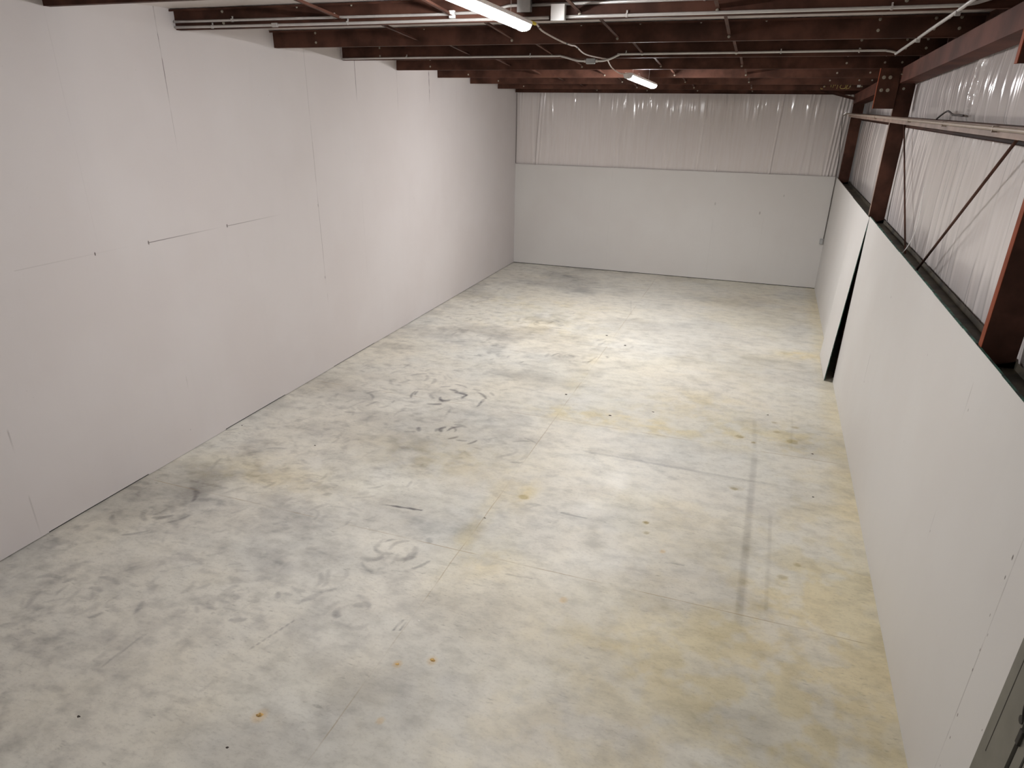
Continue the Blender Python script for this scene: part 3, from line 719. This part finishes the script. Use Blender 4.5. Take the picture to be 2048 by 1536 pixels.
tag(bx_, 'small grey conduit fitting at the dip of the farther conduit', 'conduit fitting')
mb = MB().box((3.585, yd - 0.034, 4.272), (3.665, yd - 0.031, 4.315)); mb.build('cover', M_BOX, bx_)
for x in (3.55, 3.70): MB().tube([(x - 0.012, yd, 4.297), (x + 0.012, yd, 4.297)], 0.017, 8).build('connector', M_GALV, bx_)
run = [(7.06, 9.50, 4.342), (7.05, 8.34, 4.373), (7.05, 7.522, 4.405), (7.05, 6.77, 4.428), (7.05, 6.2, 4.452), (7.05, 4.2, 4.52), (7.05, 1.0, 4.62)]
o = MB().tube(run, R_C * 1.1, 10).build('conduit', M_GALV, smooth=True)
tag(o, 'galvanised conduit running toward the camera under the purlins near the right wall', 'conduit', 'conduits under the roof')
for y in (8.06, 6.49): MB().box((7.035, y - 0.012, zb(y) - 0.036), (7.068, y + 0.012, zb(y) - 0.001)).build('strap', M_GALV, o)
# conduits on the right wall rail
o = MB().tube(smooth_path([(7.25, 17.02, 3.665), (7.262, 16.6, 3.69), (7.27, 15.5, 3.685), (7.272, 11, 3.685), (7.27, 8, 3.684), (7.27, 4, 3.682), (7.27, -1, 3.68)], 6), 0.014, 10).build('conduit', M_TANC, smooth=True)
tag(o, 'long conduit lying along the dusty tan rail of the right wall', 'conduit')
for y in (15.4, 12.0, 9.0, 7.2, 5.6): MB().box((7.256, y - 0.006, 3.660), (7.2875, y + 0.006, 3.6995)).build('strap', M_TANC, o)

# wire and box in the far right corner
o = MB().tube(smooth_path([(7.235, 17.04, 3.665), (7.225, 17.10, 3.60), (7.255, 17.12, 3.3), (7.30, 17.13, 2.9), (7.325, 17.165, 2.47), (7.328, 17.183, 2.2), (7.33, 17.188, 1.6), (7.328, 17.188, 1.13)], 6), 0.007, 7).build('corner_line', M_DCORD, smooth=True)
tag(o, 'thin wire running down the far right corner from the rail conduit to the outlet box', 'wire')
bx_ = MB().box((7.255, L - 0.045, 1.01), (7.325, L - 0.0005, 1.125)).build('outlet_box', M_BOX, bevel=0.004)
tag(bx_, 'small grey outlet box low in the far right corner of the back wall', 'outlet box')
MB().box((7.262, L - 0.049, 1.02), (7.318, L - 0.0455, 1.115)).build('cover', M_BOX, bx_)
# dark strand drawn for the shaded gap at the open left corner
o = MB().tube([(0.012, L + 0.002, 4.03), (0.012, L + 0.004, 2.46)], 0.006, 6).build('corner_line', M_DCORD)
tag(o, 'thin dark line standing for the shaded gap in the far left corner above the back lining', 'wire')

# ------------------------------------------------------------------ LED lights
def led(A, B, label, power=1.0):
    A, B = Vector(A), Vector(B); d = (B - A).normalized()
    sd = d.cross(Vector((0, 0, 1))).normalized(); up = sd.cross(d)
    t = empty('led_shop_light', (A + B) / 2, label, 'light', 'linear LED shop lights')
    hs = [(-0.073, 0.0), (-0.077, 0.022), (-0.045, 0.040), (0.045, 0.040), (0.077, 0.022), (0.073, 0.0)]
    MB().prism(hs, A, B, sd, up).build('housing', M_WHITE, t, bevel=0.003)
    df = [(-0.071, -0.001)] + [(0.071 * -math.cos(a), -0.001 - 0.042 * math.sin(a)) for a in [math.pi * k / 10 for k in range(1, 10)]] + [(0.071, -0.001)]
    MB().prism(df, A + d * 0.012, B - d * 0.012, sd, up).build('diffuser', led_mat(power), t, smooth=False)
    cap = [(-0.074, 0.004), (-0.058, -0.032), (-0.025, -0.045), (0.025, -0.045), (0.058, -0.032), (0.074, 0.004)]
    MB().prism(cap, A, A + d * 0.011, sd, up).build('end_cap', M_WHITE, t); MB().prism(cap, B - d * 0.011, B, sd, up).build('end_cap', M_WHITE, t)
    for f in (0.16, 0.80):
        p = A.lerp(B, f) + up * 0.040
        top_z = zr(p.y) - 0.028
        q = Vector((p.x, p.y, top_z))
        MB().tube([p, p.lerp(q, 0.5) + sd * 0.004, q], 0.0022, 6).build('hanging_wire', M_GALV, t)
    # arched spring clip
    c0 = A.lerp(B, 0.40) + up * 0.04
    MB().tube([c0 + d * (0.05 * math.cos(a)) + up * (0.05 * math.sin(a)) for a in [math.pi * k / 10 for k in range(11)]], 0.0025, 6).build('clip', M_GALV, t)
    return t
led((3.640, 5.055, 4.500), (3.862, 6.20, 4.385), 'near linear LED light glowing white at the top of the photo', 1.0)
led((3.772, 11.33, 4.195), (3.965, 12.50, 4.090), 'far linear LED light glowing white under the purlins', 1.58)
led((3.40, -1.10, 4.62), (3.60, 0.06, 4.56), 'linear LED light behind the camera, outside the photo', 0.27)
# cord between the lights
pts = [(3.905, 6.215, 4.412), (3.935, 6.30, 4.40), (3.93, 6.5, 4.365), (3.955, 7.0, 4.325), (3.93, 7.45, 4.325), (3.86, 7.9, 4.345), (3.79, 8.6, 4.315), (3.79, 9.40, 4.320), (3.81, 9.56, 4.3215), (3.80, 9.72, 4.317), (3.70, 10.5, 4.262), (3.70, 11.1, 4.215), (3.766, 11.318, 4.222)]
cord = MB().tube(smooth_path(pts, 8), 0.0075, 8).build('power_cord', M_CORD, smooth=True)
tag(cord, 'pale power cord sagging under the purlins between the two lights', 'cord')
MB().tube([(3.905, 6.212, 4.411), (3.93, 6.28, 4.402)], 0.013, 8).build('plug', M_YTAG, cord)
for a, c_ in [(11, 12), (27, 28), (41, 42)]:
    sp_ = smooth_path(pts, 8); MB().tube([sp_[a], sp_[c_]], 0.0095, 8).build('cord_tie', M_DCORD, cord)
# stray cord and white strip on the right insulation
o = MB().tube(smooth_path([(7.50, 8.86, 3.70), (7.515, 8.72, 3.745), (7.525, 8.56, 3.775), (7.53, 8.44, 3.765), (7.535, 8.30, 3.745), (7.54, 8.1, 3.745), (7.545, 7.92, 3.742)], 6), 0.009, 7).build('stray_cord', M_DCORD, smooth=True)
tag(o, 'short dark cord curling over the rail against the right wall insulation', 'cord')
sp_ = smooth_path([(7.50, 8.60, 3.05), (7.50, 8.47, 2.72), (7.49, 8.52, 2.52), (7.46, 8.66, 2.36), (7.42, 8.72, 2.36)], 6)
mb = MB()
for j in range(len(sp_) - 1):
    a, c_ = sp_[j], sp_[j+1]; wv = Vector((0, 0.014, 0.0)); tv = Vector((-0.003, 0, 0)); i = len(mb.v)
    mb.v += [tuple(a - wv), tuple(a + wv), tuple(c_ + wv), tuple(c_ - wv), tuple(a - wv + tv), tuple(a + wv + tv), tuple(c_ + wv + tv), tuple(c_ - wv + tv)]
    mb.f += [(i, i+1, i+2, i+3), (i+4, i+7, i+6, i+5), (i, i+3, i+7, i+4), (i+1, i+5, i+6, i+2)]
o = mb.build('vinyl_strip', M_WHITE)
tag(o, 'loose white vinyl strip hanging down beside the upright looking brace rod', 'vinyl strip')

# ------------------------------------------------------------------ door at the near right
dr = empty('door_1', (W, (DY0 + DY1) / 2, 0), None, None); dr['kind'] = 'structure'
mb = MB().box((W - 0.004, DY1 - 0.27, 0), (W + 0.012, DY1 - 0.0008, DZ + 0.049)).box((W - 0.004, DY0 - 0.119, 0), (W + 0.012, DY0 - 0.03, DZ + 0.049)).box((W - 0.004, DY0 - 0.03, DZ - 0.005), (W + 0.012, DY1 - 0.27, DZ + 0.049))
mb.build('door_frame', M_DOOR, dr, bevel=0.001)
MB().box((W - 0.0048, 2.995, 1.0), (W - 0.0042, 3.001, 2.0)).build('frame_crack', M_DOORD, dr)
MB().box((W + 0.013, DY0 - 0.03, 0), (W + 0.03, DY1 - 0.27, DZ)).build('door_stop', M_DOORD, dr)
leaf = MB().box((W + 0.001, DY0 - 0.025, 0.008), (W + 0.0125, 2.782, DZ - 0.012)).build('door_leaf', M_DOOR, dr, bevel=0.001)
MB().box((W - 0.0015, 2.70, 0.0), (W + 0.0008, 2.712, DZ - 0.02)).build('weather_strip', M_DOORD, dr)
MB().box((W - 0.012, 2.772, 1.28), (W + 0.012, 2.802, 1.36)).build('latch', M_DOORD, dr, bevel=0.003)
hb = MB().tube([(W - 0.0045, 2.83, 1.38), (W - 0.009, 2.83, 1.38)], 0.020, 12); hb.build('latch_screw', M_DOORD, dr)
MB().tube(smooth_path([(W - 0.006, 2.85, 1.45), (W - 0.008, 2.835, 1.42), (W - 0.006, 2.815, 1.385)], 4), 0.004, 6).build('latch_wire', M_DOORD, dr)

# ------------------------------------------------------------------ debris on the slab
def lump(name, x, y, r_, m_, label, cat, group, flat=0.45, seed=0):
    rr = random.Random(seed); mb = MB(); n_ = 9
    ring0 = []; ring1 = []
    for q in range(n_):
        a = 2 * math.pi * q / n_; k = rr.uniform(0.6, 1.2)
        ring0.append((x + r_ * 1.4 * k * math.cos(a), y + r_ * k * math.sin(a), 0.0006))
        ring1.append((x + r_ * 0.8 * k * math.cos(a + 0.2), y + r_ * 0.6 * k * math.sin(a + 0.2), r_ * flat * rr.uniform(0.6, 1)))
    i = 0; mb.v = ring0 + ring1
    for q in range(n_): mb.f.append((q, (q+1) % n_, n_ + (q+1) % n_, n_ + q))
    mb.f.append(tuple(range(n_ - 1, -1, -1))); mb.f.append(tuple(range(n_, 2 * n_)))
    return tag(mb.build(name, m_), label, cat, group)
cr = 'ochre crumbs on the floor'
lump('ochre_crumb', 3.265, 2.654, 0.020, M_CRUMB, 'largest ochre crumb, on an orange stain on the near floor left of the others', 'crumb', cr, seed=1)
lump('ochre_crumb', 4.139, 3.529, 0.016, M_CRUMB, 'ochre crumb on the floor, right one of a close pair near the middle joint', 'crumb', cr, seed=2)
lump('ochre_crumb', 3.914, 3.40, 0.012, M_CRUMB, 'ochre crumb on the floor, left one of a close pair near the middle joint', 'crumb', cr, seed=3)
sp = [(2.133, 2.214, .010, 'dark curled speck on the near floor, lower left part of the photo'), (0.095, 6.375, .010, 'dark speck close to the foot of the left wall'),
      (1.288, 6.231, .010, 'tiny dark speck on the floor out from the left wall, among the tyre scrubs'), (3.641, 11.884, .018, 'dark speck far back on the floor, left one of a pair at the middle joint'),
      (4.063, 11.444, .018, 'dark speck far back on the floor, right one of a pair at the middle joint'), (3.696, 8.916, .016, 'dark speck on the middle joint, halfway down the room'),
      (4.443, 8.422, .015, 'dark speck right of the middle joint, beside the orange stain halfway down the room'), (4.966, 8.752, .012, 'dark speck behind the long yellow stain halfway down the room'),
      (6.959, 8.204, .014, 'dark speck near the foot of the right wall, beyond the cross track'), (6.922, 7.122, .010, 'dark speck near the foot of the right wall, nearer than the cross track'),
      (3.796, 5.477, .009, 'dark speck on the middle joint, right of the long dark scratch'), (3.236, 2.367, .010, 'small dark speck at the bottom edge of the photo, nearer than the largest ochre crumb'),
      (6.439, 9.227, .012, 'dark speck behind the yellow oil spots on the right side of the floor')]
for q, (x, y, r_, lab) in enumerate(sp): lump('debris_speck', x, y, r_, M_CHIP, lab, 'debris', 'dark specks on the floor', seed=20 + q)
sp = [(2.789, 4.897, .007, 'tiny pale speck on the cross joint left of the swirl of tyre scrubs'), (3.852, 3.882, .007, 'tiny pale speck right of the middle joint beside two short scratches'), (6.55, 6.934, .007, 'tiny pale speck on the right side of the floor, right of the dark band')]
for q, (x, y, r_, lab) in enumerate(sp): lump('debris_speck', x, y, r_, M_PALE, lab, 'debris', 'pale specks on the floor', seed=50 + q)
